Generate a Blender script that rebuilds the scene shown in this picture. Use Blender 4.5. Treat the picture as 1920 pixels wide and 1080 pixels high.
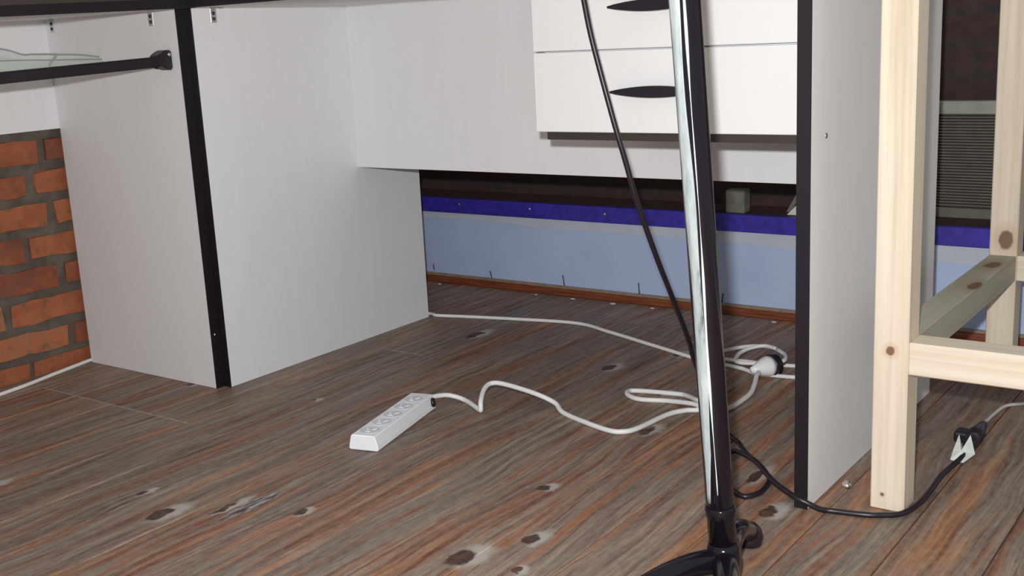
import bpy, bmesh, math, random
from mathutils import Vector, Matrix
random.seed(7)
for o in list(bpy.data.objects):
    bpy.data.objects.remove(o)
S = bpy.context.scene
COL = S.collection

# ---------------------------------------------------------------- camera
CAM = Vector((1.6992, -1.3787, 0.6495))
FWD = Vector((-0.57624, 0.78689, -0.22080))
RGT = Vector((0.8123, 0.5812, -0.0487))
UPV = Vector((-0.0900, 0.2074, 0.9741))
cd = bpy.data.cameras.new('camera')
cd.sensor_width = 36
cd.lens = 2126.99 / 1920 * 36
cd.clip_start = .05
camo = bpy.data.objects.new('camera', cd)
COL.objects.link(camo)
m = Matrix((RGT, UPV, -FWD)).transposed().to_4x4()
m.translation = CAM
camo.matrix_world = m
S.camera = camo

# ---------------------------------------------------------------- world, flash, exposure
w = bpy.data.worlds.new('World'); S.world = w
w.use_nodes = True
w.node_tree.nodes['Background'].inputs[0].default_value = (1.0, 1.0, 1.0, 1)
w.node_tree.nodes['Background'].inputs[1].default_value = .40

fl = bpy.data.lights.new('camera_flash', 'POINT')
fl.energy = 98
fl.color = (1, 1, 1)
fl.shadow_soft_size = .014
flo = bpy.data.objects.new('camera_flash', fl)
COL.objects.link(flo)
flo.location = CAM + UPV * .074 - RGT * .03

S.view_settings.view_transform = 'Standard'
S.view_settings.look = 'None'
S.view_settings.gamma = 1
S.view_settings.exposure = 0
S.view_settings.use_curve_mapping = False

# ---------------------------------------------------------------- helpers
def tag(o, label=None, cat=None, group=None, kind=None):
    for k, v in (('label', label), ('category', cat), ('group', group), ('kind', kind)):
        if v: o[k] = v
    return o

def empty(name, loc=(0, 0, 0), rz=0):
    o = bpy.data.objects.new(name, None)
    o.location = loc; o.rotation_euler = (0, 0, rz)
    o.empty_display_size = .05
    COL.objects.link(o)
    return o

def link(name, me, mat, parent=None, loc=None):
    if mat is not None and not me.materials:
        me.materials.append(mat)
    o = bpy.data.objects.new(name, me)
    COL.objects.link(o)
    if loc is not None: o.location = loc
    if parent is not None: o.parent = parent
    return o

def mk(name, bm, mat, parent=None, loc=None, smooth=False):
    bmesh.ops.recalc_face_normals(bm, faces=bm.faces)
    me = bpy.data.meshes.new(name)
    bm.to_mesh(me); bm.free()
    if smooth:
        for p in me.polygons: p.use_smooth = True
    return link(name, me, mat, parent, loc)

def bbox(bm, x0, x1, y0, y1, z0, z1, bev=0.0, seg=1):
    r = bmesh.ops.create_cube(bm, size=1)
    vs = r['verts']
    for v in vs:
        v.co = Vector(((x0 + x1) / 2 + v.co.x * (x1 - x0), (y0 + y1) / 2 + v.co.y * (y1 - y0), (z0 + z1) / 2 + v.co.z * (z1 - z0)))
    if bev:
        es = list({e for v in vs for e in v.link_edges})
        bmesh.ops.bevel(bm, geom=es, offset=bev, segments=seg, affect='EDGES', profile=.5)

def box(name, mat, x0, x1, y0, y1, z0, z1, parent=None, bev=0.0, seg=1, loc=None):
    bm = bmesh.new()
    bbox(bm, x0, x1, y0, y1, z0, z1, bev, seg)
    return mk(name, bm, mat, parent, loc)

def prism(bm, pts, d0, d1, axis='y'):
    def P(a, b, d):
        return {'y': (a, d, b), 'x': (d, a, b), 'z': (a, b, d)}[axis]
    A = [bm.verts.new(P(a, b, d0)) for a, b in pts]
    B = [bm.verts.new(P(a, b, d1)) for a, b in pts]
    n = len(pts)
    bm.faces.new(A); bm.faces.new(B[::-1])
    for i in range(n):
        bm.faces.new((A[i], A[(i + 1) % n], B[(i + 1) % n], B[i]))

def catmull(P, n=8):
    P = [Vector(p) for p in P]
    out = []
    for i in range(len(P) - 1):
        p0 = P[max(i - 1, 0)]; p1 = P[i]; p2 = P[i + 1]; p3 = P[min(i + 2, len(P) - 1)]
        for k in range(n):
            t = k / n
            out.append(.5 * ((2 * p1) + (p2 - p0) * t + (2 * p0 - 5 * p1 + 4 * p2 - p3) * t * t + (3 * p1 - p0 - 3 * p2 + p3) * t ** 3))
    out.append(P[-1])
    return out

def sweep(bm, path, rad, seg=8, flat=1.0, cap=True):
    path = [Vector(p) for p in path]
    n = len(path)
    T = [(path[min(i + 1, n - 1)] - path[max(i - 1, 0)]).normalized() for i in range(n)]
    up = Vector((0, 0, 1))
    if abs(T[0].dot(up)) > .9: up = Vector((1, 0, 0))
    N = (up - T[0] * up.dot(T[0])).normalized()
    rings = []
    for i in range(n):
        N = (N - T[i] * N.dot(T[i])).normalized()
        B = T[i].cross(N)
        r = rad(i / (n - 1)) if callable(rad) else rad
        rings.append([bm.verts.new(path[i] + (N * math.cos(a) * flat + B * math.sin(a)) * r) for a in [2 * math.pi * k / seg for k in range(seg)]])
    for i in range(n - 1):
        for k in range(seg):
            bm.faces.new((rings[i][k], rings[i][(k + 1) % seg], rings[i + 1][(k + 1) % seg], rings[i + 1][k]))
    if cap:
        bm.faces.new(rings[0][::-1]); bm.faces.new(rings[-1])

def tube(name, mat, pts, r, parent=None, seg=10, n=8, flat=1.0, loc=None, spline=True):
    bm = bmesh.new()
    sweep(bm, catmull(pts, n) if spline else pts, r, seg, flat)
    return mk(name, bm, mat, parent, loc, smooth=True)

def lathe(bm, prof, o, ax, seg=20):
    o = Vector(o); ax = Vector(ax).normalized()
    u = ax.orthogonal().normalized(); v = ax.cross(u)
    rings = []
    for t, r in prof:
        c = o + ax * t
        rings.append([bm.verts.new(c + (u * math.cos(2 * math.pi * k / seg) + v * math.sin(2 * math.pi * k / seg)) * max(r, 1e-5)) for k in range(seg)])
    for a, b in zip(rings, rings[1:]):
        for k in range(seg):
            bm.faces.new((a[k], a[(k + 1) % seg], b[(k + 1) % seg], b[k]))
    bm.faces.new(rings[0][::-1]); bm.faces.new(rings[-1])

# ---------------------------------------------------------------- materials
class NT:
    def __init__(s, name):
        s.m = bpy.data.materials.new(name); s.m.use_nodes = True
        s.t = s.m.node_tree; s.b = s.t.nodes['Principled BSDF']
    def n(s, typ, **kw):
        nd = s.t.nodes.new(typ)
        for k, v in kw.items(): setattr(nd, k, v)
        return nd
    def l(s, a, b): s.t.links.new(a, b)
    def val(s, sock, v):
        if hasattr(v, 'is_output'): s.l(v, sock)
        else: sock.default_value = v
    def math(s, op, a, b=0.0, c=None):
        nd = s.n('ShaderNodeMath', operation=op)
        s.val(nd.inputs[0], a); s.val(nd.inputs[1], b)
        if c is not None: s.val(nd.inputs[2], c)
        return nd.outputs[0]
    def vmath(s, op, a, b=(0, 0, 0)):
        nd = s.n('ShaderNodeVectorMath', operation=op)
        s.val(nd.inputs[0], a); s.val(nd.inputs[1], b)
        return nd.outputs['Value'] if op == 'LENGTH' else nd.outputs[0]
    def maprange(s, v, a, b, c=0.0, d=1.0, smooth=True):
        nd = s.n('ShaderNodeMapRange')
        if smooth: nd.interpolation_type = 'SMOOTHSTEP'
        s.val(nd.inputs[0], v)
        for i, x in enumerate((a, b, c, d)): nd.inputs[1 + i].default_value = x
        return nd.outputs[0]
    def noise(s, vec, scale=5, detail=3, rough=.5, dist=0.0):
        nd = s.n('ShaderNodeTexNoise')
        if vec is not None: s.l(vec, nd.inputs['Vector'])
        nd.inputs['Scale'].default_value = scale; nd.inputs['Detail'].default_value = detail
        nd.inputs['Roughness'].default_value = rough; nd.inputs['Distortion'].default_value = dist
        return nd.outputs['Fac']
    def ramp(s, fac, stops):
        nd = s.n('ShaderNodeValToRGB')
        s.l(fac, nd.inputs[0])
        e = nd.color_ramp.elements
        while len(e) < len(stops): e.new(.5)
        for el, (p, c) in zip(e, stops): el.position = p; el.color = (*c, 1)
        return nd.outputs[0]
    def mix(s, fac, a, b, mode='MIX'):
        nd = s.n('ShaderNodeMix', data_type='RGBA', blend_type=mode)
        s.val(nd.inputs[0], fac)
        for i, x in ((6, a), (7, b)):
            if hasattr(x, 'is_output'): s.l(x, nd.inputs[i])
            else: nd.inputs[i].default_value = (*x, 1)
        return nd.outputs[2]
    def bump(s, h, strength=.3, dist=.002):
        nd = s.n('ShaderNodeBump')
        nd.inputs['Strength'].default_value = strength; nd.inputs['Distance'].default_value = dist
        s.l(h, nd.inputs['Height']); s.l(nd.outputs[0], s.b.inputs['Normal'])
    def pos(s): return s.n('ShaderNodeNewGeometry').outputs['Position']
    def obj(s): return s.n('ShaderNodeTexCoord').outputs['Object']
    def rnd(s): return s.n('ShaderNodeObjectInfo').outputs['Random']
    def col(s, c):
        s.val(s.b.inputs['Base Color'], c if hasattr(c, 'is_output') else (*c, 1))
    def knots(s, vec, ks):
        d = None
        for c, r in ks:
            L = s.vmath('LENGTH', s.vmath('MULTIPLY', s.vmath('SUBTRACT', vec, c), tuple(1 / x for x in r)))
            d = L if d is None else s.math('MINIMUM', d, L)
        return d

def plain(name, c, rough=.5, metal=0.0, coat=0.0, spec=.5, var=.06, scale=30):
    t = NT(name)
    f = t.noise(t.pos(), scale, 3)
    t.col(t.ramp(f, [(.3, tuple(x * (1 - var) for x in c)), (.7, tuple(min(1, x * (1 + var)) for x in c))]))
    t.b.inputs['Roughness'].default_value = rough
    t.b.inputs['Metallic'].default_value = metal
    t.b.inputs['Coat Weight'].default_value = coat
    t.b.inputs['Specular IOR Level'].default_value = spec
    return t.m

def laminate(name, c, dark=.93):
    # pale linen-print chipboard laminate, faint upright streaks
    t = NT(name)
    p = t.pos()
    s1 = t.noise(t.vmath('MULTIPLY', p, (220, 220, 9)), 1, 3, .6)
    s2 = t.noise(t.vmath('MULTIPLY', p, (26, 26, 2.2)), 1, 2, .5)
    s3 = t.noise(t.vmath('MULTIPLY', p, (30, 30, 420)), 1, 2, .5)
    f = t.math('ADD', t.math('MULTIPLY', s1, .45), t.math('ADD', t.math('MULTIPLY', s2, .35), t.math('MULTIPLY', s3, .2)))
    t.col(t.ramp(f, [(.35, tuple(x * dark for x in c)), (.65, c)]))
    t.b.inputs['Roughness'].default_value = .55
    t.b.inputs['Specular IOR Level'].default_value = .3
    return t.m

M = {}
M['lam'] = laminate('pale_laminate', (.80, .805, .81), .955)
M['lamw'] = laminate('white_laminate', (.80, .80, .80), .98)
M['black'] = plain('black_edge', (.012, .009, .013), .4, spec=.4)
M['brownedge'] = plain('dark_brown_edge', (.045, .033, .026), .5)
M['blackpl'] = plain('black_plastic', (.014, .010, .016), .35)
M['whitepl'] = plain('white_plastic', (.88, .89, .92), .35, var=.01)
M['cord'] = plain('white_cord', (.78, .78, .77), .45, var=.03)
M['thincord'] = plain('pale_cord', (.55, .54, .52), .5)
M['steel'] = plain('zinc_steel', (.62, .62, .6), .3, metal=1)
M['brass'] = plain('nickel', (.8, .78, .7), .18, metal=1)
M['grout'] = plain('dark_gap', (.10, .065, .045), .9)
M['greysock'] = plain('socket_grey', (.66, .69, .74), .45, var=.01)
M['slot'] = plain('slot_highlight_white', (.92, .93, .95), .3, var=.01)  # white paints the highlights of the socket slots into their colour
M['blue'] = plain('ultramarine_paint', (.042, .030, .36), .5, var=.25, scale=60)
M['flake'] = plain('white_flake', (.75, .75, .76), .6)
M['outletbox'] = plain('olive_grey_box', (.17, .17, .13), .6, var=.2, scale=50)
M['film'] = plain('grey_paper', (.56, .61, .70), .7, var=.05, scale=14)
M['nail'] = plain('dark_nail', (.03, .03, .05), .5)
M['clear'] = plain('milky_plastic', (.70, .76, .72), .25, var=.1, scale=90)
M['greycord'] = plain('grey_cord', (.30, .30, .33), .5)
M['frost'] = plain('frosted_rail', (.30, .31, .26), .4, var=.12)

def mk_lightblue():
    t = NT('light_blue_paint')
    p = t.pos()
    f = t.noise(p, 9, 4); g = t.noise(p, 120, 3)
    c = t.ramp(f, [(.3, (.45, .57, .84)), (.7, (.50, .63, .90))])
    c = t.mix(t.math('MULTIPLY', g, .25), c, (.50, .53, .66))
    t.col(c); t.b.inputs['Roughness'].default_value = .6
    return t.m
M['lblue'] = mk_lightblue()

def mk_baseboard():
    t = NT('red_brown_baseboard')
    p = t.pos()
    f = t.noise(t.vmath('MULTIPLY', p, (12, 400, 400)), 1, 4)
    t.col(t.ramp(f, [(.3, (.13, .030, .012)), (.55, (.24, .062, .024)), (.75, (.30, .11, .05))]))
    t.b.inputs['Roughness'].default_value = .4
    return t.m
M['base'] = mk_baseboard()
M['basetop'] = plain('tan_moulding', (.30, .20, .13), .5, var=.15, scale=60)

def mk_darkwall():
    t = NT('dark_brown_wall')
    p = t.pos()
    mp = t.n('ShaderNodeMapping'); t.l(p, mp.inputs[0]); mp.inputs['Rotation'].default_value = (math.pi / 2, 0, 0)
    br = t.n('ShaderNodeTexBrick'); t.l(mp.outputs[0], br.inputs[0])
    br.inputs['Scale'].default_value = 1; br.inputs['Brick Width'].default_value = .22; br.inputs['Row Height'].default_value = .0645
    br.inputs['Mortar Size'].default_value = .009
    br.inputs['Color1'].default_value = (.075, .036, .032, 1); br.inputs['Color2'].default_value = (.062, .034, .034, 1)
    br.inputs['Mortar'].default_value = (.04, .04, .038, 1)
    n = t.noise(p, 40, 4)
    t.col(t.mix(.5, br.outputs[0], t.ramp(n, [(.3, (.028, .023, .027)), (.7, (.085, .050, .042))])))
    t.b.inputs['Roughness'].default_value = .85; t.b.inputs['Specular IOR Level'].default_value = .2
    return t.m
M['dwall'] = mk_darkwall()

def mk_mortar():
    t = NT('grey_mortar')
    p = t.pos()
    f = t.noise(p, 22, 5, .6)
    t.col(t.ramp(f, [(.3, (.075, .060, .045)), (.7, (.155, .130, .100))]))
    t.b.inputs['Roughness'].default_value = .95
    t.bump(t.noise(p, 160, 4), .6, .003)
    return t.m
M['mortar'] = mk_mortar()

def mk_brick():
    t = NT('red_orange_brick')
    p = t.pos()
    f = t.noise(p, 18, 5, .65); g = t.noise(p, 150, 4, .6)
    c = t.ramp(t.math('ADD', t.math('MULTIPLY', f, .6), t.math('MULTIPLY', t.rnd(), .4)),
               [(.25, (.16, .050, .028)), (.42, (.30, .088, .038)), (.58, (.40, .130, .050)), (.75, (.33, .15, .085))])
    c = t.mix(t.maprange(t.noise(p, 45, 4, .7), .52, .70, 0, .7), c, (.13, .085, .06))
    t.col(c)
    t.b.inputs['Roughness'].default_value = .9
    t.bump(g, .5, .002)
    return t.m
M['brick'] = mk_brick()

def mk_floor():
    t = NT('stained_pine_plank')
    p = t.pos()
    rnd = t.rnd()
    off = t.n('ShaderNodeCombineXYZ')
    t.val(off.inputs[1], t.math('MULTIPLY', rnd, 37.0)); t.val(off.inputs[2], t.math('MULTIPLY', rnd, 11.0))
    q = t.vmath('ADD', p, off.outputs[0])
    wob = t.noise(t.vmath('MULTIPLY', q, (6, 3.0, 1)), 1, 2)
    wv = t.n('ShaderNodeCombineXYZ'); t.val(wv.inputs[0], t.math('MULTIPLY', t.math('SUBTRACT', wob, .5), .05))
    q2 = t.vmath('ADD', q, wv.outputs[0])
    g1 = t.noise(t.vmath('MULTIPLY', q2, (95, 3.2, 1)), 1, 5, .62)
    g2 = t.noise(t.vmath('MULTIPLY', q2, (330, 9, 1)), 1, 3, .6)
    g3 = t.noise(t.vmath('MULTIPLY', q2, (34, 1.6, 1)), 1, 3, .5)
    blot = t.noise(q, 7, 4, .6)
    f = t.math('ADD', t.math('MULTIPLY', g1, .6), t.math('MULTIPLY', g2, .4))
    base = t.ramp(f, [(.34, (.085, .045, .036)), (.44, (.195, .138, .108)), (.54, (.285, .215, .168)), (.64, (.42, .325, .24))])
    red = t.ramp(g1, [(.34, (.150, .042, .020)), (.52, (.35, .135, .055)), (.68, (.50, .245, .105))])
    c = t.mix(t.maprange(g3, .48, .62, 0, .80), base, red)
    c = t.mix(t.maprange(blot, .4, .7, 0, .35), c, (.195, .185, .150))
    # stain worn orange along the plank joints (pitch .11 from x = .09)
    fx = t.math('FRACT', t.math('DIVIDE', t.math('SUBTRACT', t.math('ADD', t.n('ShaderNodeSeparateXYZ').outputs[0], 0.0), .09 - 1.1), .11))
    sep = [n for n in t.t.nodes if n.bl_idname == 'ShaderNodeSeparateXYZ'][0]
    t.l(p, sep.inputs[0])
    edge = t.math('SUBTRACT', .5, t.math('ABSOLUTE', t.math('SUBTRACT', fx, .5)))
    en = t.noise(t.vmath('MULTIPLY', q, (20, 4, 1)), 1, 4)
    ef = t.math('MULTIPLY', t.maprange(edge, 0.01, .17, 1, 0), t.maprange(en, .42, .66, 0, .8))
    c = t.mix(ef, c, t.ramp(g2, [(.35, (.20, .062, .028)), (.6, (.39, .175, .075)), (.75, (.50, .33, .2))]))
    tone = t.maprange(rnd, 0, 1, .86, 1.12, smooth=False)
    tv = t.n('ShaderNodeCombineColor')
    for i in range(3): t.val(tv.inputs[i], tone)
    c = t.mix(1.0, c, tv.outputs[0], 'MULTIPLY')
    gr = t.noise(t.vmath('MULTIPLY', p, (420, 190, 1)), 1, 3, .7)
    c = t.mix(t.maprange(gr, .35, .65, 0, .38), c, t.ramp(t.noise(t.vmath('MULTIPLY', p, (130, 50, 1)), 1, 2), [(.38, (.10, .05, .055)), (.5, (.20, .15, .11)), (.62, (.27, .27, .20))]))
    # knots
    kn = t.noise(p, 60, 3); kv = t.n('ShaderNodeCombineXYZ')
    t.val(kv.inputs[0], t.math('MULTIPLY', t.math('SUBTRACT', kn, .5), .016)); t.val(kv.inputs[1], t.math('MULTIPLY', t.math('SUBTRACT', t.noise(p, 45, 2), .5), .03))
    kp = t.vmath('ADD', p, kv.outputs[0])
    K = [((.382, -.461), (.014, .026)), ((.293, -.425), (.006, .013)), ((.845, -.352), (.016, .026)),
         ((.892, -.265), (.011, .018)), ((.812, -.112), (.010, .011)), ((.829, .164), (.010, .022)), ((.207, .022), (.007, .010)),
         ((.199, .521), (.013, .030)), ((.591, .438), (.012, .022)), ((1.06, .067), (.009, .028)), ((.559, -.353), (.007, .011)),
         ((.928, -.346), (.007, .010)), ((.668, .579), (.010, .018)), ((.757, .346), (.008, .015)), ((1.125, -.036), (.012, .020)),
         ((-.09, -.02), (.009, .014)), ((.45, -.40), (.006, .03)), ((1.40, -.22), (.012, .02)), ((.05, -.52), (.008, .012))]
    d = t.knots(kp, [((x, y, 0), (a, b, 1)) for (x, y), (a, b) in K])
    dh = t.knots(kp, [((x + a * .7, y + b * .5, 0), (a * 1.2, b * 1.3, 1)) for (x, y), (a, b) in K])
    c = t.mix(t.maprange(dh, .6, 1.5, .85, 0), c, (.46, .44, .39))
    c = t.mix(t.maprange(d, .75, 1.1, .95, 0), c, t.ramp(kn, [(.35, (.035, .014, .014)), (.65, (.10, .045, .028))]))
    # torn resin scar
    sc = t.knots(kp, [((.478, -.375, 0), (.016, .06, 1))])
    sn = t.noise(t.vmath('MULTIPLY', p, (160, 26, 1)), 1, 4, .6)
    scol = t.ramp(sn, [(.36, (.03, .02, .02)), (.48, (.12, .10, .09)), (.60, (.46, .47, .46)), (.7, (.16, .10, .08))])
    c = t.mix(t.maprange(sc, .7, 1.1, .85, 0), c, scol)
    # white specks of dust and scratches
    sp = t.noise(t.vmath('MULTIPLY', p, (150, 45, 1)), 1, 2)
    c = t.mix(t.maprange(sp, .76, .80, 0, .6), c, (.55, .52, .48))
    t.col(c)
    t.val(t.b.inputs['Roughness'], t.maprange(g1, .3, .7, .62, .45))
    t.b.inputs['Specular IOR Level'].default_value = .35
    t.bump(f, .25, .0012)
    return t.m
M['floor'] = mk_floor()

def pine(name, axis, ks=(), tint=(1, 1, 1)):
    t = NT(name)
    p = t.pos()
    sc = [150, 150, 150]; sc['xyz'.index(axis)] = 4
    sl = [40, 40, 40]; sl['xyz'.index(axis)] = 1.5
    f = t.math('ADD', t.math('MULTIPLY', t.noise(t.vmath('MULTIPLY', p, tuple(sc)), 1, 3, .5), .4), t.math('MULTIPLY', t.noise(t.vmath('MULTIPLY', p, tuple(sl)), 1, 3, .55), .6))
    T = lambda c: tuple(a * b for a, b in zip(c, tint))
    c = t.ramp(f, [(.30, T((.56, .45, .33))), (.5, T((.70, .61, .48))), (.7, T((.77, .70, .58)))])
    if ks:
        kv = t.noise(p, 90, 2)
        cv = t.n('ShaderNodeCombineXYZ')
        for i in range(3): t.val(cv.inputs[i], t.math('MULTIPLY', t.math('SUBTRACT', kv, .5), .006))
        d = t.knots(t.vmath('ADD', p, cv.outputs[0]), ks)
        c = t.mix(t.maprange(d, .9, 2.2, .45, 0), c, T((.55, .33, .2)))
        c = t.mix(t.maprange(d, .7, 1.05, .9, 0), c, (.16, .085, .05))
    t.col(c)
    t.b.inputs['Roughness'].default_value = .6; t.b.inputs['Specular IOR Level'].default_value = .25
    t.bump(f, .15, .001)
    return t.m

# ================================================================ STRUCTURE
# ---- floor: sub-floor slab and every plank
floor = tag(box('floor', M['grout'], -.46, 2.64, -1.75, 1.10, -.05, -.012), 'grey-brown stained pine plank floor with knots and worn orange joints', kind='structure')
PIT = .11
plank_meshes = {}
def plank(x0, y0, y1):
    key = (round(y0, 3), round(y1, 3))
    L = y1 - y0
    if key not in plank_meshes:
        bm = bmesh.new()
        g, ch, h = .0007, .0016, .018
        W = PIT
        prof = [(g, -h), (g, -ch), (g + ch, 0), (W - g - ch, 0), (W - g, -ch), (W - g, -h)]
        prism(bm, prof, .0008, L - .0008)
        bmesh.ops.recalc_face_normals(bm, faces=bm.faces)
        me = bpy.data.meshes.new('plank'); bm.to_mesh(me); bm.free()
        plank_meshes[key] = me
    o = link('plank', plank_meshes[key], M['floor'], floor, (x0, y0, 0))
    return o
k0 = -5
for k in range(k0, 23):
    x0 = .09 + PIT * k
    cuts = [-1.7, 1.0]
    if k in (-4, -3, -2, -1): cuts = [-1.7, -.18, 1.0]      # the butt joint row in front of the desk corner
    elif k in (0,): cuts = [-1.7, .345, 1.0]
    elif k % 5 == 1: cuts = [-1.7, -.9, 1.0]
    elif k % 5 == 3: cuts = [-1.7, .75, 1.0]
    for a, b in zip(cuts, cuts[1:]): plank(x0, a, b)

M['putty'] = plain('pale_joint_filler', (.36, .34, .30), .8, var=.2, scale=80)
box('joint_filler', M['putty'], -.35, .10, -.1815, -.1785, -.004, .0002, floor)
box('joint_filler', M['putty'], .092, .198, .3438, .3462, -.004, .0002, floor)

# ---- left wall of bricks
WL = -.440
wall_left = tag(box('wall_left', M['mortar'], WL - .10, WL - .004, -1.7, 1.10, -.02, 1.5), 'brick wall with thick grey mortar joints behind the left desk', kind='structure')
bricks = []
for v in range(5):
    bm = bmesh.new()
    bbox(bm, -.5, .5, -.5, .5, -.5, .5, 0)
    bmesh.ops.subdivide_edges(bm, edges=[e for e in bm.edges if abs(e.verts[0].co.y - e.verts[1].co.y) > .5], cuts=3)
    for q in bm.verts:
        q.co.y += random.uniform(-.022, .022); q.co.z += random.uniform(-.10, .10)
        if q.co.x > 0: q.co.x += random.uniform(-.22, .1)
    bmesh.ops.recalc_face_normals(bm, faces=bm.faces)
    me = bpy.data.meshes.new('brick'); bm.to_mesh(me); bm.free(); bricks.append(me)
PZ = .0648
offs = [.055, -.047, -.178, -.048, -.12, -.055, -.09, -.06, -.15, -.03, -.11, -.06]
for r in range(22):
    ztop = .030 + PZ * r - .003
    zc, hh = ztop - .0225, .045
    y = offs[r % 12] - 6 * .2
    while y < 1.0:
        L = random.uniform(.165, .195)
        nxt = y + .2
        o = link('brick', random.choice(bricks), M['brick'], wall_left)
        o.location = (WL - .006, (y + .006 + nxt - .010) / 2, zc)
        o.scale = (.016, .2 - .018 + random.uniform(-.01, .006), hh)
        if o.location.z - hh / 2 < 0.001: o.location.z += .004
        o.rotation_euler = (random.uniform(-.012, .012), 0, 0)
        y = nxt

# ---- back wall: dark upper wall, ledge, blue strip, light blue board, baseboard
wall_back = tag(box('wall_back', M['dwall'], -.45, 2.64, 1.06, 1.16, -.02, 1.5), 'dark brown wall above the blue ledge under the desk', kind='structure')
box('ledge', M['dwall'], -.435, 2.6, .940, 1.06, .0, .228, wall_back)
lb = box('board', M['lblue'], -.435, 2.6, .926, .940, .0, .190, wall_back)
tag(lb, 'light blue painted board')
# grey paper edge hanging below the strip with a wavy lower edge
film = [(-.43, .174), (-.274, .172), (-.128, .176), (.026, .172), (.075, .168), (.124, .1645), (.18, .165), (.233, .166), (.396, .168), (.521, .168), (.64, .163), (.728, .160), (.788, .156), (.95, .153), (1.073, .154), (1.17, .154), (1.6, .157), (2.6, .153)]
bm = bmesh.new()
prism(bm, [(a, .1895) for a, b in film[::-1]] + film, .9244, .9258)
o = mk('paper_strip', bm, M['film'], wall_back); tag(o, 'greyish paper strip with a wavy lower edge')
for (x, z0, z1, dx) in ((-.247, .030, .046, 0), (-.052, .023, .043, -.005), (.1735, .023, .051, -.004), (.3865, .023, .050, -.002), (.60, .023, .046, .003), (1.32, .023, .05, .002)):
    tube('nail', M['nail'], [(x + .002, .9235, z0), (x + .002 + dx, .9235, z1)], .0014, wall_back, seg=6, spline=False)
trim = tag(box('trim_1', M['blue'], -.435, 2.6, .921, .940, .190, .2285, bev=.0015), 'ultramarine blue painted strip above the light blue board', kind='structure')
for x, z in ((-.144, .214), (.081, .213), (.30, .2115), (.52, .211), (.784, .2105), (1.01, .211), (1.25, .211), (1.5, .211)):
    bm = bmesh.new(); lathe(bm, [(0, .0035), (.0012, .0033), (.002, .0022), (.0022, .0005)], (x, .9212, z), (0, -1, 0), 12)
    mk('screw_head', bm, M['brass'], trim, smooth=True)
bbd = tag(box('baseboard_back', M['base'], -.435, 2.6, .912, .926, 0, .017, bev=.003, seg=2), 'thin red-brown wooden skirting along the light blue board', kind='structure')
box('moulding', M['basetop'], -.435, 2.6, .915, .926, .017, .0245, bbd, bev=.0025, seg=2)

# ================================================================ LEFT DESK (along the brick wall)
T = .018
H = .718
ld = tag(empty('corner_desk', (-.2, -.02, 0)), 'pale laminate corner desk standing against the orange brick wall', 'desk')
def rel(o, par):
    o.parent = par; o.matrix_parent_inverse = Matrix.Translation(par.location).inverted(); return o
def P(par, *a, **k): return rel(box(*a, **k), par)
def put(o, par):
    """parent keeping the world coordinates baked in the mesh"""
    bpy.context.view_layer.update()
    o.parent = par; o.matrix_parent_inverse = par.matrix_world.inverted(); return o
YE = -.95
SL = .024                                   # the old top sags a little towards its free end
def sag(o):
    for v in o.data.vertices:
        if v.co.y < -.5: v.co.z += SL * (YE + .02)
    return o
tt = put(sag(box('tabletop', M['lam'], -.438, .018, YE, -.0003, H, H + .016)), ld)
put(sag(box('edge_band', M['black'], .018, .0205, YE, -.0003, H - .0005, H + .0165)), tt)
put(sag(box('top_lip', M['brownedge'], -.438, .0205, YE, -.0003, H + .0165, H + .032)), tt)
sp = P(ld, 'side_panel', M['lam'], -.425, -.0205, -.018, 0, 0.0005, H)
put(box('edge_band', M['black'], -.0205, -.018, -.018, 0, 0.0005, H), sp)
bm = bmesh.new(); lathe(bm, [(0, .003), (.001, .0028), (.0015, .001)], (-.018, -.009, .107), (1, 0, 0), 10)
put(mk('screw_head', bm, M['brass'], smooth=True), sp)
bm = bmesh.new()
prism(bm, [(YE + .02, .500), (0, .500), (0, H), (-.02, H), (YE + .02, H + SL * (YE + .04))], -.438, -.4255, 'x')
put(mk('modesty_panel', bm, M['lam']), ld)
sp2 = P(ld, 'side_panel', M['lam'], -.425, -.0205, YE + .004, YE + .02, 0.0005, H + SL * (YE + .02))
def bracket(par, x, y, nx, ny):
    """zinc angle bracket under the top: plate on the panel plus plate on the tabletop, two screw heads"""
    bm = bmesh.new()
    if abs(ny):
        s = ny
        bbox(bm, x - .007, x + .007, min(y, y + s * .0014), max(y, y + s * .0014), H - .027, H - .0005, .0005)
        bbox(bm, x - .007, x + .007, min(y, y + s * .022), max(y, y + s * .022), H - .0019, H - .0005, .0005)
        pts = [(x, y + s * .0014, H - .010), (x, y + s * .0014, H - .020)]
    else:
        s = nx
        bbox(bm, min(x, x + s * .0014), max(x, x + s * .0014), y - .007, y + .007, H - .027, H - .0005, .0005)
        bbox(bm, min(x, x + s * .022), max(x, x + s * .022), y - .007, y + .007, H - .0019, H - .0005, .0005)
        pts = [(x + s * .0014, y, H - .010), (x + s * .0014, y, H - .020)]
    b = put(mk('bracket', bm, M['steel']), par)
    for c in pts:
        bm = bmesh.new(); lathe(bm, [(0, .0035), (.0012, .003), (.0018, .0008)], c, (nx, ny, 0), 10)
        put(mk('screw_head', bm, M['nail'], smooth=True), b)
bracket(ld, -.405, -.018, 0, -1)
bracket(ld, -.090, -.018, 0, -1)
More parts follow.
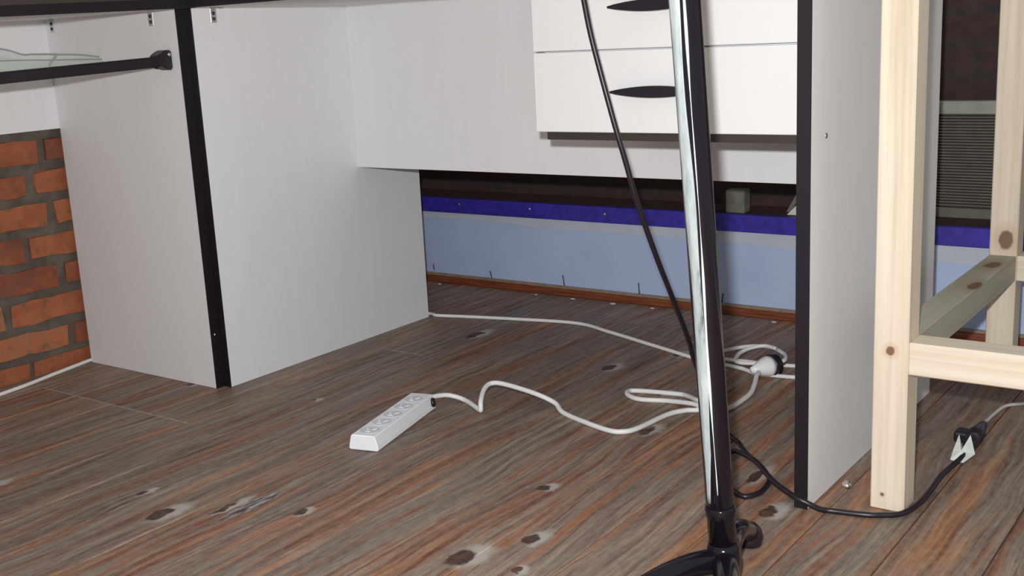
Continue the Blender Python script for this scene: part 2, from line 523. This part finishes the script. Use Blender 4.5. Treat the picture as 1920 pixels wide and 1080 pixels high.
# keyboard-tray rail with a flared end bracket screwed to the side panel
def tube_w(name, mat, pts, r, par, **k): return put(tube(name, mat, pts, r, None, **k), par)
RZ = lambda y: .6262 + .033 * (y + .03)     # rail centre height, sagging like the top
bm = bmesh.new()
prism(bm, [(-.030, RZ(-.03) - .0095), (-.030, RZ(-.03) + .0095), (YE + .02, RZ(YE) + .0095), (YE + .02, RZ(YE) - .0095)], -.064, -.046, 'x')
bmesh.ops.bevel(bm, geom=list(bm.edges), offset=.003, segments=2, affect='EDGES')
rail = put(mk('tray_rail', bm, M['blackpl']), ld)
bm = bmesh.new()
prism(bm, [(-.0185, .611), (-.0185, .645), (-.024, .6465), (-.034, .6455), (-.041, .641), (-.050, .6365), (-.052, .618), (-.036, .616), (-.027, .610)], -.068, -.040, 'x')
bmesh.ops.bevel(bm, geom=list(bm.edges), offset=.0025, segments=2, affect='EDGES')
eb = put(mk('end_bracket', bm, M['blackpl']), ld)
bm = bmesh.new(); lathe(bm, [(0, .0035), (.001, .003), (.0018, .001)], (-.040, -.0255, .638), (1, 0, 0), 10)
put(mk('screw_head', bm, M['brass'], smooth=True), eb)
# things lying on the rail
def mk_pouch():
    t = NT('clear_green_plastic')
    t.col((.55, .62, .55)); t.b.inputs['Roughness'].default_value = .25
    t.b.inputs['Alpha'].default_value = .5
    return t.m
M['pouch'] = mk_pouch()
top = [(-.155, RZ(-.155) + .0098), (-.160, .640), (-.163, .645), (-.187, .650), (-.238, .652), (-.287, .651), (-.307, .650), (-.342, .660), (-.44, .668), (-.56, .655)]
bm = bmesh.new()
prism(bm, top + [(y, RZ(y) + .0098) for y in (-.56, -.40, -.30, -.20)], -.058, -.053, 'x')
tag(mk('plastic_pouch', bm, M['pouch']), 'clear greenish plastic pouch lying on the black tray rail', 'pouch')
tag(tube('grey_wire', M['greycord'], [(-.0515, -.165, .6405), (-.0515, -.20, .6455), (-.0515, -.26, .649), (-.0515, -.290, .6505), (-.0515, -.307, .6510), (-.0515, -.342, .661), (-.0515, -.42, .672), (-.0515, -.52, .664), (-.0515, -.60, .6185)], .0013, seg=8), 'thin grey wire bending down over the top of the plastic pouch', 'wire')
tag(tube('grey_wire', M['greycord'], [(-.0518, -.160, .6365), (-.0518, -.20, .638), (-.0518, -.255, .6395), (-.0518, -.345, .6425), (-.0518, -.50, .640), (-.0518, -.62, .6175)], .0010, seg=8), 'thin straight grey wire lying along the middle of the plastic pouch', 'wire')
tag(tube('wire_clip', M['greycord'], [(-.050, -.262, RZ(-.262) + .0105), (-.050, -.260, .634), (-.050, -.254, .641), (-.050, -.247, .645)], .0016, seg=8), 'short dark clip upright against the plastic pouch', 'clip')

# ================================================================ RIGHT DESK with drawers
rd = tag(empty('drawer_desk', (.57, .3, 0)), 'pale laminate desk with black edges and white hanging drawers', 'desk')
XR = 1.167
bm = bmesh.new()
LP = [(-.018, .0002), (.021, .0002), (.021, -.018), (1.19, -.018), (1.19, .62), (-.018, .62)]
prism(bm, LP, H, H + .016, 'z')
tt = put(mk('tabletop', bm, M['lam']), rd)
put(box('edge_band', M['black'], .021, 1.19, -.0205, -.018, H - .0005, H + .0165), tt)
bm = bmesh.new(); prism(bm, LP, H + .0165, H + .032, 'z')
put(mk('top_lip', bm, M['brownedge']), tt)
pl_ = P(rd, 'side_panel', M['lam'], -.018, 0, .0025, .603, .0005, H)
put(box('edge_band', M['black'], -.018, 0, .0001, .0025, .0005, H), pl_)
pr_ = P(rd, 'side_panel', M['lam'], XR - .018, XR, -.002, .563, .0005, H)
put(box('edge_band', M['black'], XR - .018, XR + .0002, -.0045, -.002, .0005, H), pr_)
bm = bmesh.new(); lathe(bm, [(0, .004), (.001, .0036), (.0016, .001)], (XR, .050, .498), (1, 0, 0), 12)
put(mk('screw_cap', bm, M['steel'], smooth=True), pr_)
P(rd, 'modesty_panel', M['lam'], .0003, XR - .0183, .4017, .4177, .3806, H)
bracket(rd, .0, .052, 1, 0)
P(rd, 'drawer_case', M['lam'], .680, 1.146, .1315, .4015, .494, H - .001)
def drawer(z0, z1):
    d = put(box('drawer', M['lamw'], .6700, 1.1488, .1135, .1310, z0, z1, bev=.0008), rd)
    zc = (z0 + z1) / 2
    zc = .5535 if z0 < .55 else .6765
    # leaf-shaped black pull
    bm = bmesh.new()
    n = 15
    prof = []
    for i in range(n):
        t = i / (n - 1); x = .817 + .148 * t
        prof.append((x, .0012 + .0072 * math.sin(math.pi * t) ** .85))
    prism(bm, [(x, zc + r) for x, r in prof] + [(x, zc - r) for x, r in prof[::-1]], .0945, .1020)
    bmesh.ops.bevel(bm, geom=[e for e in bm.edges if abs(e.verts[0].co.y - e.verts[1].co.y) < .001], offset=.001, segments=2, affect='EDGES')
    bbox(bm, .853, .861, .1015, .1136, zc - .004, zc + .004)
    bbox(bm, .921, .929, .1015, .1136, zc - .004, zc + .004)
    put(mk('handle', bm, M['blackpl']), d)
    return d
put(box('drawer_shadow_strip', M['brownedge'], .684, 1.146, .1235, .4010, .4785, .4935), rd)  # dark strip standing in for the flash shadow below the drawer fronts
drawer(.4915, .6135)
drawer(.6158, H - .002)

# ================================================================ PINE FRAME on the right
PX0, PX1, FY0, FY1, RY0, RY1 = 1.236, 1.281, .045, .090, .645, .690
PX2 = 1.86
ks = [((1.258, .045, .222), (.0065, .02, .0065)), ((1.252, .045, .022), (.003, .02, .003)), ((1.262, .645, .262), (.013, .02, .019))]
M['pz'] = pine('pine_upright', 'z', ks)
M['px'] = pine('pine_rail', 'x')
M['py'] = pine('pine_rail_green_shaded', 'y', [((1.275, .40, .236), (.012, .03, .004)), ((1.262, .56, .236), (.014, .03, .004))], (.60, .66, .66))  # greenish pine, its tint also darkened to paint shade on the depth rails
pf = tag(empty('pine_frame', ((PX0 + PX2) / 2, .37, 0)), 'unpainted pine wood frame of square posts and rails beside the desk', 'frame')
for (x0, x1) in ((PX0, PX1), (PX2, PX2 + .045)):
    for (y0, y1) in ((FY0, FY1), (RY0, RY1)):
        put(box('post', M['pz'], x0, x1, y0, y1, .0004, .80, bev=.0015), pf)
for (y0, y1) in ((FY0 + .0006, FY1), (RY0 + .0006, RY1)):
    for z in (.192, .756):
        put(box('rail', M['px'], PX1, PX2, y0, y1, z, z + .0435, bev=.0015), pf)
for (x0, x1) in ((PX0, PX1), (PX2, PX2 + .045)):
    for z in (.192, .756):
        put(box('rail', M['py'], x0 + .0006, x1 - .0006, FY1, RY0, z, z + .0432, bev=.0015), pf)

# ================================================================ BLACK POLE STAND
st = tag(empty('pole_stand', (1.19, -.302, 0)), 'glossy black metal pole on a three-legged foot with plastic wrap', 'stand')
M['gloss'] = plain('gloss_black_metal', (.008, .006, .010), .14, coat=.0, spec=.35)
def pol(z): # the pole leans slightly
    a = Vector((1.190, -.302, 0)); b = Vector((1.182, -.369, .6704))
    return a + (b - a) * (z / .6704)
PR = .0155
bm = bmesh.new()
sweep(bm, [pol(z) for z in (.06, .2, .5, .8, 1.1, 1.35)], PR, 40)
put(mk('pole', bm, M['gloss'], smooth=True), st)
bm = bmesh.new(); ax = (pol(1) - pol(0)).normalized()
lathe(bm, [(0, .0156), (.002, .0168), (.012, .0168), (.014, .0156)], pol(.118), ax, 32)
put(mk('collar', bm, M['gloss'], smooth=True), st)
bm = bmesh.new()
lathe(bm, [(0, .010), (.006, .0175), (.020, .0190), (.034, .0180), (.042, .0157)], pol(.045), ax, 32)
put(mk('hub', bm, M['gloss'], smooth=True), st)
for a, L in ((243, .21), (105, .172), (-62, .21)):
    ca, sa = math.cos(math.radians(a)), math.sin(math.radians(a))
    b0 = Vector((1.1895, -.308, 0))
    pts = [b0 + Vector((ca * s * L, sa * s * L, z)) for s, z in ((.02, .064), (.22, .068), (.45, .062), (.72, .044), (1, .018))]
    lg = tube_w('leg', M['gloss'], pts, lambda t: .0145 - .002 * t, st, seg=16)
    bm = bmesh.new()
    lathe(bm, [(0, .010), (.003, .0155), (.012, .0175), (.022, .0155), (.029, .0095), (.031, .003)], b0 + Vector((ca * L, sa * L, .0005)), (0, 0, 1), 20)
    put(mk('foot', bm, M['blackpl'], smooth=True), lg)
# crumpled wrap on one side of the pole, flash sheen painted into its colour
def mk_wrap():
    t = NT('clear_wrap_painted_sheen')
    p = t.pos()
    n = t.noise(t.vmath('MULTIPLY', p, (60, 60, 14)), 1, 4, .6)
    t.col(t.ramp(n, [(.30, (.10, .12, .125)), (.40, (.30, .345, .35)), (.7, (.44, .49, .50))]))
    t.b.inputs['Roughness'].default_value = .3
    t.bump(t.noise(t.vmath('MULTIPLY', p, (90, 90, 25)), 1, 3), .6, .004)
    return t.m
M['wrap'] = mk_wrap()
bm = bmesh.new()
vdir = Vector((1.6992 - 1.187, -1.3787 + .33, 0)).normalized()     # from pole to camera, the painted sheen is set from it
lft = Vector((0, 0, 1)).cross(vdir) * -1
rows = []
NZ, NA = 90, 10
for i in range(NZ + 1):
    z = .138 + (1.2 - .138) * i / NZ
    zz = z * 40
    a0 = 15 + 5 * math.sin(zz * .31) + 3 * math.sin(zz * .83 + 1)
    a1 = 64 + 6 * math.sin(zz * .23 + 2) + 4 * math.sin(zz * .71)
    if i < 5: a0, a1 = a0 + (5 - i) * 4, a1 - (5 - i) * 1
    row = []
    for j in range(NA + 1):
        an = math.radians(a0 + (a1 - a0) * j / NA)
        r = PR + .0004 + .0006 * math.sin(math.pi * j / NA) * (1 + .5 * math.sin(zz * .9 + j))
        row.append(pol(z) + (vdir * math.cos(an) + lft * math.sin(an)) * r)
    rows.append(row)
fr = [[bm.verts.new(q) for q in row] for row in rows]
for i in range(NZ):
    for j in range(NA):
        bm.faces.new((fr[i][j], fr[i][j + 1], fr[i + 1][j + 1], fr[i + 1][j]))
wo = put(mk('plastic_wrap', bm, M['wrap'], smooth=True), st)
sm = wo.modifiers.new('s', 'SOLIDIFY'); sm.thickness = .0003
tag(wo, 'crumpled clear plastic wrap with painted pale sheen')
M['crease_highlight'] = plain('painted_crease_highlight', (.90, .92, .95), .25, var=.03)  # highlight along a wrap crease, painted as a white strip
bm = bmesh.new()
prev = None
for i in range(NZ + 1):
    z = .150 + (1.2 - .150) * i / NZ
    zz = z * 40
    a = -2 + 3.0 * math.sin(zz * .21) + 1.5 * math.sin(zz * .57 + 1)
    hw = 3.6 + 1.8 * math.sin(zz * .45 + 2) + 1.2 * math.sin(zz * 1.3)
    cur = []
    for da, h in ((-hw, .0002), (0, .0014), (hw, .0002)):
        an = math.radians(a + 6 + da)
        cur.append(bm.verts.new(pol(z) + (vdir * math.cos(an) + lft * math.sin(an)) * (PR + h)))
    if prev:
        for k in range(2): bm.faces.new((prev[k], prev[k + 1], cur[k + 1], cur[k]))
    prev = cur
fo = put(mk('crease_highlight', bm, M['crease_highlight'], smooth=True), wo)
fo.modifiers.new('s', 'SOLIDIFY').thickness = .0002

# ================================================================ POWER STRIP
A = Vector((.4725, -.131, 0)); D = Vector((-.055, .213, 0)).normalized(); L = .222
ang = math.atan2(D.y, D.x)
ps = tag(empty('power_strip', (A.x, A.y, 0), ang), 'white plastic power strip lying on the plank floor', 'power strip')
bm = bmesh.new()
sec = [(-.0265, .001), (.0265, .001), (.0265, .006), (.0215, .0265), (-.0215, .0265), (-.0265, .006)]
prism(bm, sec, 0, L, 'x')
bmesh.ops.bevel(bm, geom=list(bm.edges), offset=.0018, segments=2, affect='EDGES')
mk('body', bm, M['whitepl'], ps)
for i in range(5):
    cx = .026 + i * .0405
    bm = bmesh.new(); lathe(bm, [(0, .0165), (.0006, .0165), (.0009, .0155), (.0009, .0145), (.0008, .0140)], (cx, 0, .0262), (0, 0, 1), 24)
    so = mk('socket', bm, M['greysock'], ps)
    for (ox, oy, an) in ((.004, .006, 30), (.004, -.006, -30), (-.0075, 0, 90)):
        bm = bmesh.new(); bbox(bm, -.0042, .0042, -.0011, .0011, 0, .0009)
        bmesh.ops.transform(bm, matrix=Matrix.Translation((cx + ox, oy, .0268)) @ Matrix.Rotation(math.radians(an), 4, 'Z'), verts=bm.verts)
        mk('slot', bm, M['slot'], so)
bm = bmesh.new(); lathe(bm, [(0, .0085), (.004, .0085), (.0065, .0065), (.007, .002)], (L - .009, -.0225, .0135), (.35, -1, .1), 20)
tag(mk('breaker_button', bm, M['blackpl'], ps, smooth=True), 'black round button')
bm = bmesh.new(); lathe(bm, [(0, .006), (.006, .0055), (.012, .0042)], (L - .001, -.010, .018), (1, -.05, -.1), 16)
mk('cord_grip', bm, M['cord'], ps, smooth=True)
# its cord, arching off the floor, hairpin, then to the plug
ex = A + D * (L + .010) + Vector((-D.y, D.x, 0)) * -.0105
cord = [(ex.x, ex.y, .0165), (.436, .124, .0140), (.450, .136, .010), (.471, .140, .0045), (.505, .122, .0045), (.527, .109, .0045), (.5305, .107, .009), (.527, .113, .020), (.511, .145, .030), (.509, .168, .034), (.532, .176, .034),
        (.595, .178, .026), (.634, .185, .012), (.664, .166, .0045), (.727, .141, .0045), (.777, .127, .0045), (.800, .131, .0045), (.815, .156, .0045), (.826, .238, .0045), (.843, .272, .0045),
        (.862, .285, .0045), (.880, .306, .006), (.876, .318, .012), (.852, .309, .012), (.815, .338, .006), (.790, .345, .0045), (.718, .329, .0045), (.706, .315, .0045), (.718, .298, .0045),
        (.746, .289, .0045), (.791, .303, .0045), (.846, .292, .011), (.884, .281, .012), (.904, .310, .006), (.907, .369, .006), (.905, .405, .008), (.896, .441, .014), (.8895, .462, .0185), (.886, .480, .020)]
put(tube('cord', M['cord'], cord, .0044, None, seg=10, n=8), ps)
# plug: white cone with a black round face
pg = tag(empty('round_plug', (.882, .515, 0)), 'white cone-shaped plug with a black round face lying on coiled cord', 'plug')
bm = bmesh.new()
c0 = Vector((.8735, .494, .021)); c1 = Vector((.893, .536, .021)); ax = (c1 - c0).normalized()
lathe(bm, [(-.010, .005), (.0, .009), (.012, .0145), (.026, .019), (.034, .0195)], c0, ax, 24)
put(mk('body', bm, M['whitepl'], smooth=True), pg)
bm = bmesh.new(); lathe(bm, [(.034, .0205), (.037, .021), (.048, .021), (.050, .0195)], c0, ax, 24)
tag(put(mk('face', bm, M['blackpl'], smooth=True), pg), 'black round face')
sd = ax.cross(Vector((0, 0, 1)))
for s in (-1, 1):
    b = c0 + ax * .050 + sd * s * .0055
    put(tube('prong', M['steel'], [b, b + ax * .016], .0018, None, seg=8, spline=False), pg)

# ================================================================ OTHER CORDS
tag(tube('extension_cord', M['cord'], [(-.30, -.75, .0042), (-.34, -.45, .0042), (-.365, -.329, .0042), (-.378, -.256, .0042), (-.388, -.193, .0042), (-.408, -.112, .0042), (-.420, -.057, .0042), (-.4305, -.012, .0042), (-.4315, .012, .0042), (-.42, .06, .0042), (-.3, .25, .0042)], .0040, seg=10),
    'white cord on the floor along the foot of the brick wall', 'cord')
back = [(-.12, .52, .0042), (-.02, .6125, .0042), (.020, .6115, .0042), (.086, .630, .0042), (.202, .660, .0042), (.357, .690, .0042), (.460, .658, .0042), (.560, .620, .0042), (.699, .566, .0042), (.752, .546, .0042), (.787, .545, .0042), (.829, .536, .0042), (.863, .520, .0042), (.900, .523, .0042),
        (.942, .531, .0042), (1.0, .545, .0042), (1.05, .60, .0042), (1.03, .645, .0042), (.975, .625, .0045), (.917, .598, .0045), (.871, .586, .0045), (.817, .582, .0045), (.777, .578, .0045), (.752, .574, .008), (.752, .575, .015), (.769, .589, .019), (.787, .623, .019), (.811, .644, .019),
        (.845, .643, .019), (.878, .617, .018), (.891, .592, .017), (.889, .577, .016), (.868, .562, .014), (.836, .545, .0135), (.812, .545, .014), (.803, .566, .016), (.801, .592, .019), (.813, .617, .023), (.834, .629, .026), (.86, .62, .026)]
tag(tube('coiled_cord', M['cord'], back, .0039, seg=10),
    'white cord running from behind the side panel into a loose coil', 'cord')
blk = [(.80, .30, .7545), (.835, .12, .7545), (.852, .02, .7548), (.858, -.022, .7575), (.862, -.040, .741), (.863, -.0445, .703), (.867, -.045, .678), (.874, -.045, .643), (.884, -.043, .600), (.902, -.038, .525), (.914, -.030, .470), (.923, -.015, .409), (.931, .020, .329), (.931, .060, .268), (.923, .110, .211), (.915, .150, .166), (.907, .180, .130), (.915, .195, .089), (.931, .205, .048), (.945, .203, .016), (.962, .196, .0042), (.986, .175, .0042), (1.015, .139, .0042), (1.052, .104, .0045), (1.082, .067, .0045), (1.091, .040, .0042), (1.092, .007, .0042), (1.080, -.012, .0042), (1.061, -.003, .0042), (1.044, .013, .0042),
       (1.018, .055, .0042), (.994, .112, .0042), (1.000, .133, .007), (1.047, .098, .0125), (1.079, .062, .013), (1.107, .030, .015), (1.138, -.004, .021), (1.156, -.016, .020), (1.172, -.015, .015), (1.186, -.008, .007), (1.199, .000, .0042), (1.240, .009, .0042), (1.259, .018, .0042), (1.281, .036, .0042), (1.291, .078, .0042),
       (1.292, .129, .0042), (1.290, .187, .0042), (1.293, .232, .0045), (1.299, .262, .009), (1.297, .300, .012)]
bc = tag(tube('black_cord', M['blackpl'], blk, .0038, seg=10), 'long black cord hanging past the white drawers and looping across the floor', 'cord')
# black plug-and-socket joint with clear plastic tag, pale cord leading away
pj = tag(empty('plug_joint', (1.296, .35, 0)), 'black plug pushed into a black socket on the floor under the pine frame', 'plug')
a0 = Vector((1.298, .298, .0125)); ax = Vector((-.04, 1, 0)).normalized()
bm = bmesh.new(); lathe(bm, [(0, .005), (.006, .0085), (.020, .011), (.030, .0115), (.034, .010)], a0, ax, 20)
put(mk('plug_body', bm, M['blackpl'], smooth=True), pj)
bm = bmesh.new(); lathe(bm, [(.035, .0095), (.038, .0122), (.062, .0122), (.085, .0085), (.110, .0055), (.112, .003)], a0, ax, 20)
put(mk('socket_body', bm, M['blackpl'], smooth=True), pj)
bm = bmesh.new(); bbox(bm, 1.266, 1.290, .338, .366, .0005, .018, .004, 2)
put(mk('socket_wing', bm, M['blackpl']), pj)
tag(tube('pale_cord', M['thincord'], [(1.2935, .408, .0125), (1.2915, .425, .010), (1.290, .442, .006), (1.291, .49, .0035), (1.297, .535, .0035), (1.314, .557, .0035), (1.36, .585, .0035), (1.5, .62, .0035), (1.75, .60, .0035)], .0028, seg=8),
    'thin pale grey cord leading away from the black plug joint', 'cord')
bm = bmesh.new()
for pts in ([(1.284, .256, .004), (1.304, .250, .005), (1.312, .284, .008), (1.300, .303, .030), (1.297, .276, .012), (1.285, .298, .030), (1.283, .274, .012)],):
    vs = [bm.verts.new(q) for q in pts]
    c = bm.verts.new((1.296, .268, .016))
    for i in range(len(vs)): bm.faces.new((vs[i], vs[(i + 1) % len(vs)], c))
tg = mk('plastic_tag', bm, M['clear'])
tg.modifiers.new('s', 'SOLIDIFY').thickness = .0008
tag(put(tg, pj), 'crumpled milky plastic tag')

# ================================================================ SMALL THINGS
bm = bmesh.new(); lathe(bm, [(0, .0075), (.002, .008), (.0055, .0065), (.008, .0035), (.0088, .0005)], (1.186, .098, .0002), (0, 0, 1), 20)
tag(mk('metal_stud', bm, M['brass'], smooth=True), 'shiny domed metal stud on the floor beside the desk side panel', 'stud')
def flake(x, y, s, seed):
    rr = random.Random(seed)
    bm = bmesh.new()
    n = 6
    pts = [(x + s * math.cos(2 * math.pi * k / n) * rr.uniform(.5, 1.1), y + .5 * s * math.sin(2 * math.pi * k / n) * rr.uniform(.6, 1.2)) for k in range(n)]
    prism(bm, pts, .0002, .0016, 'z')
    lab = 'largest ragged white paint flake on the floor along the skirting' if s > .01 else 'tiny white paint flake on the floor along the skirting'
    tag(mk('paint_flake', bm, M['flake']), lab, 'flake', 'paint flakes along the skirting')
for i, (x, y, s) in enumerate(((-.205, .895, .006), (.106, .898, .006), (.216, .896, .007), (.331, .894, .013), (.440, .893, .006), (.740, .893, .007))):
    flake(x, y, s, i)
# socket box on the ledge
sb = tag(empty('socket_box', (.630, .96, .2287)), 'small olive-grey electrical box standing on the blue-edged ledge', 'box')
put(box('body', M['outletbox'], .607, .652, .936, .970, .2287, .281, bev=.003, seg=2), sb)
put(box('cover_plate', M['outletbox'], .609, .650, .9335, .9362, .231, .279, bev=.001), sb)
bm = bmesh.new()
prism(bm, [(.728, .2287), (.738, .2287), (.822, .372), (.812, .374)], .990, .998)
tag(mk('wooden_lath', bm, M['outletbox']), 'thin brown lath leaning above the ledge behind the white folded card', 'lath')
# white folded card
bm = bmesh.new()
prism(bm, [(.744, .2287), (.80, .2287), (.80, .262), (.772, .257)], .955, .957)
tag(mk('folded_card', bm, M['flake']), 'white folded card leaning on the ledge behind the desk side panel', 'card')
# ribbed panel standing on the ledge
rb = tag(empty('ribbed_panel', (1.2, 1.03, .2287)), 'olive-grey panel of fine horizontal ribs standing on the blue-edged ledge', 'panel')
M['rib'] = plain('olive_rib', (.135, .125, .095), .55, var=.15, scale=40)
M['ribback'] = plain('dark_rib_back', (.045, .042, .034), .8)
put(box('backing', M['ribback'], .90, 1.62, 1.034, 1.044, .2287, .470), rb)
put(box('top_rail', M['frost'], .90, 1.62, 1.020, 1.046, .441, .468, bev=.002), rb)
put(box('bottom_rail', M['rib'], .90, 1.62, 1.022, 1.046, .2287, .250, bev=.002), rb)
bm = bmesh.new()
z = .2535
while z < .438:
    bbox(bm, .90, 1.62, 1.026, 1.034, z, z + .0034, .0008)
    z += .0060
o = put(mk('ribs', bm, M['rib']), rb); o['kind'] = 'stuff'
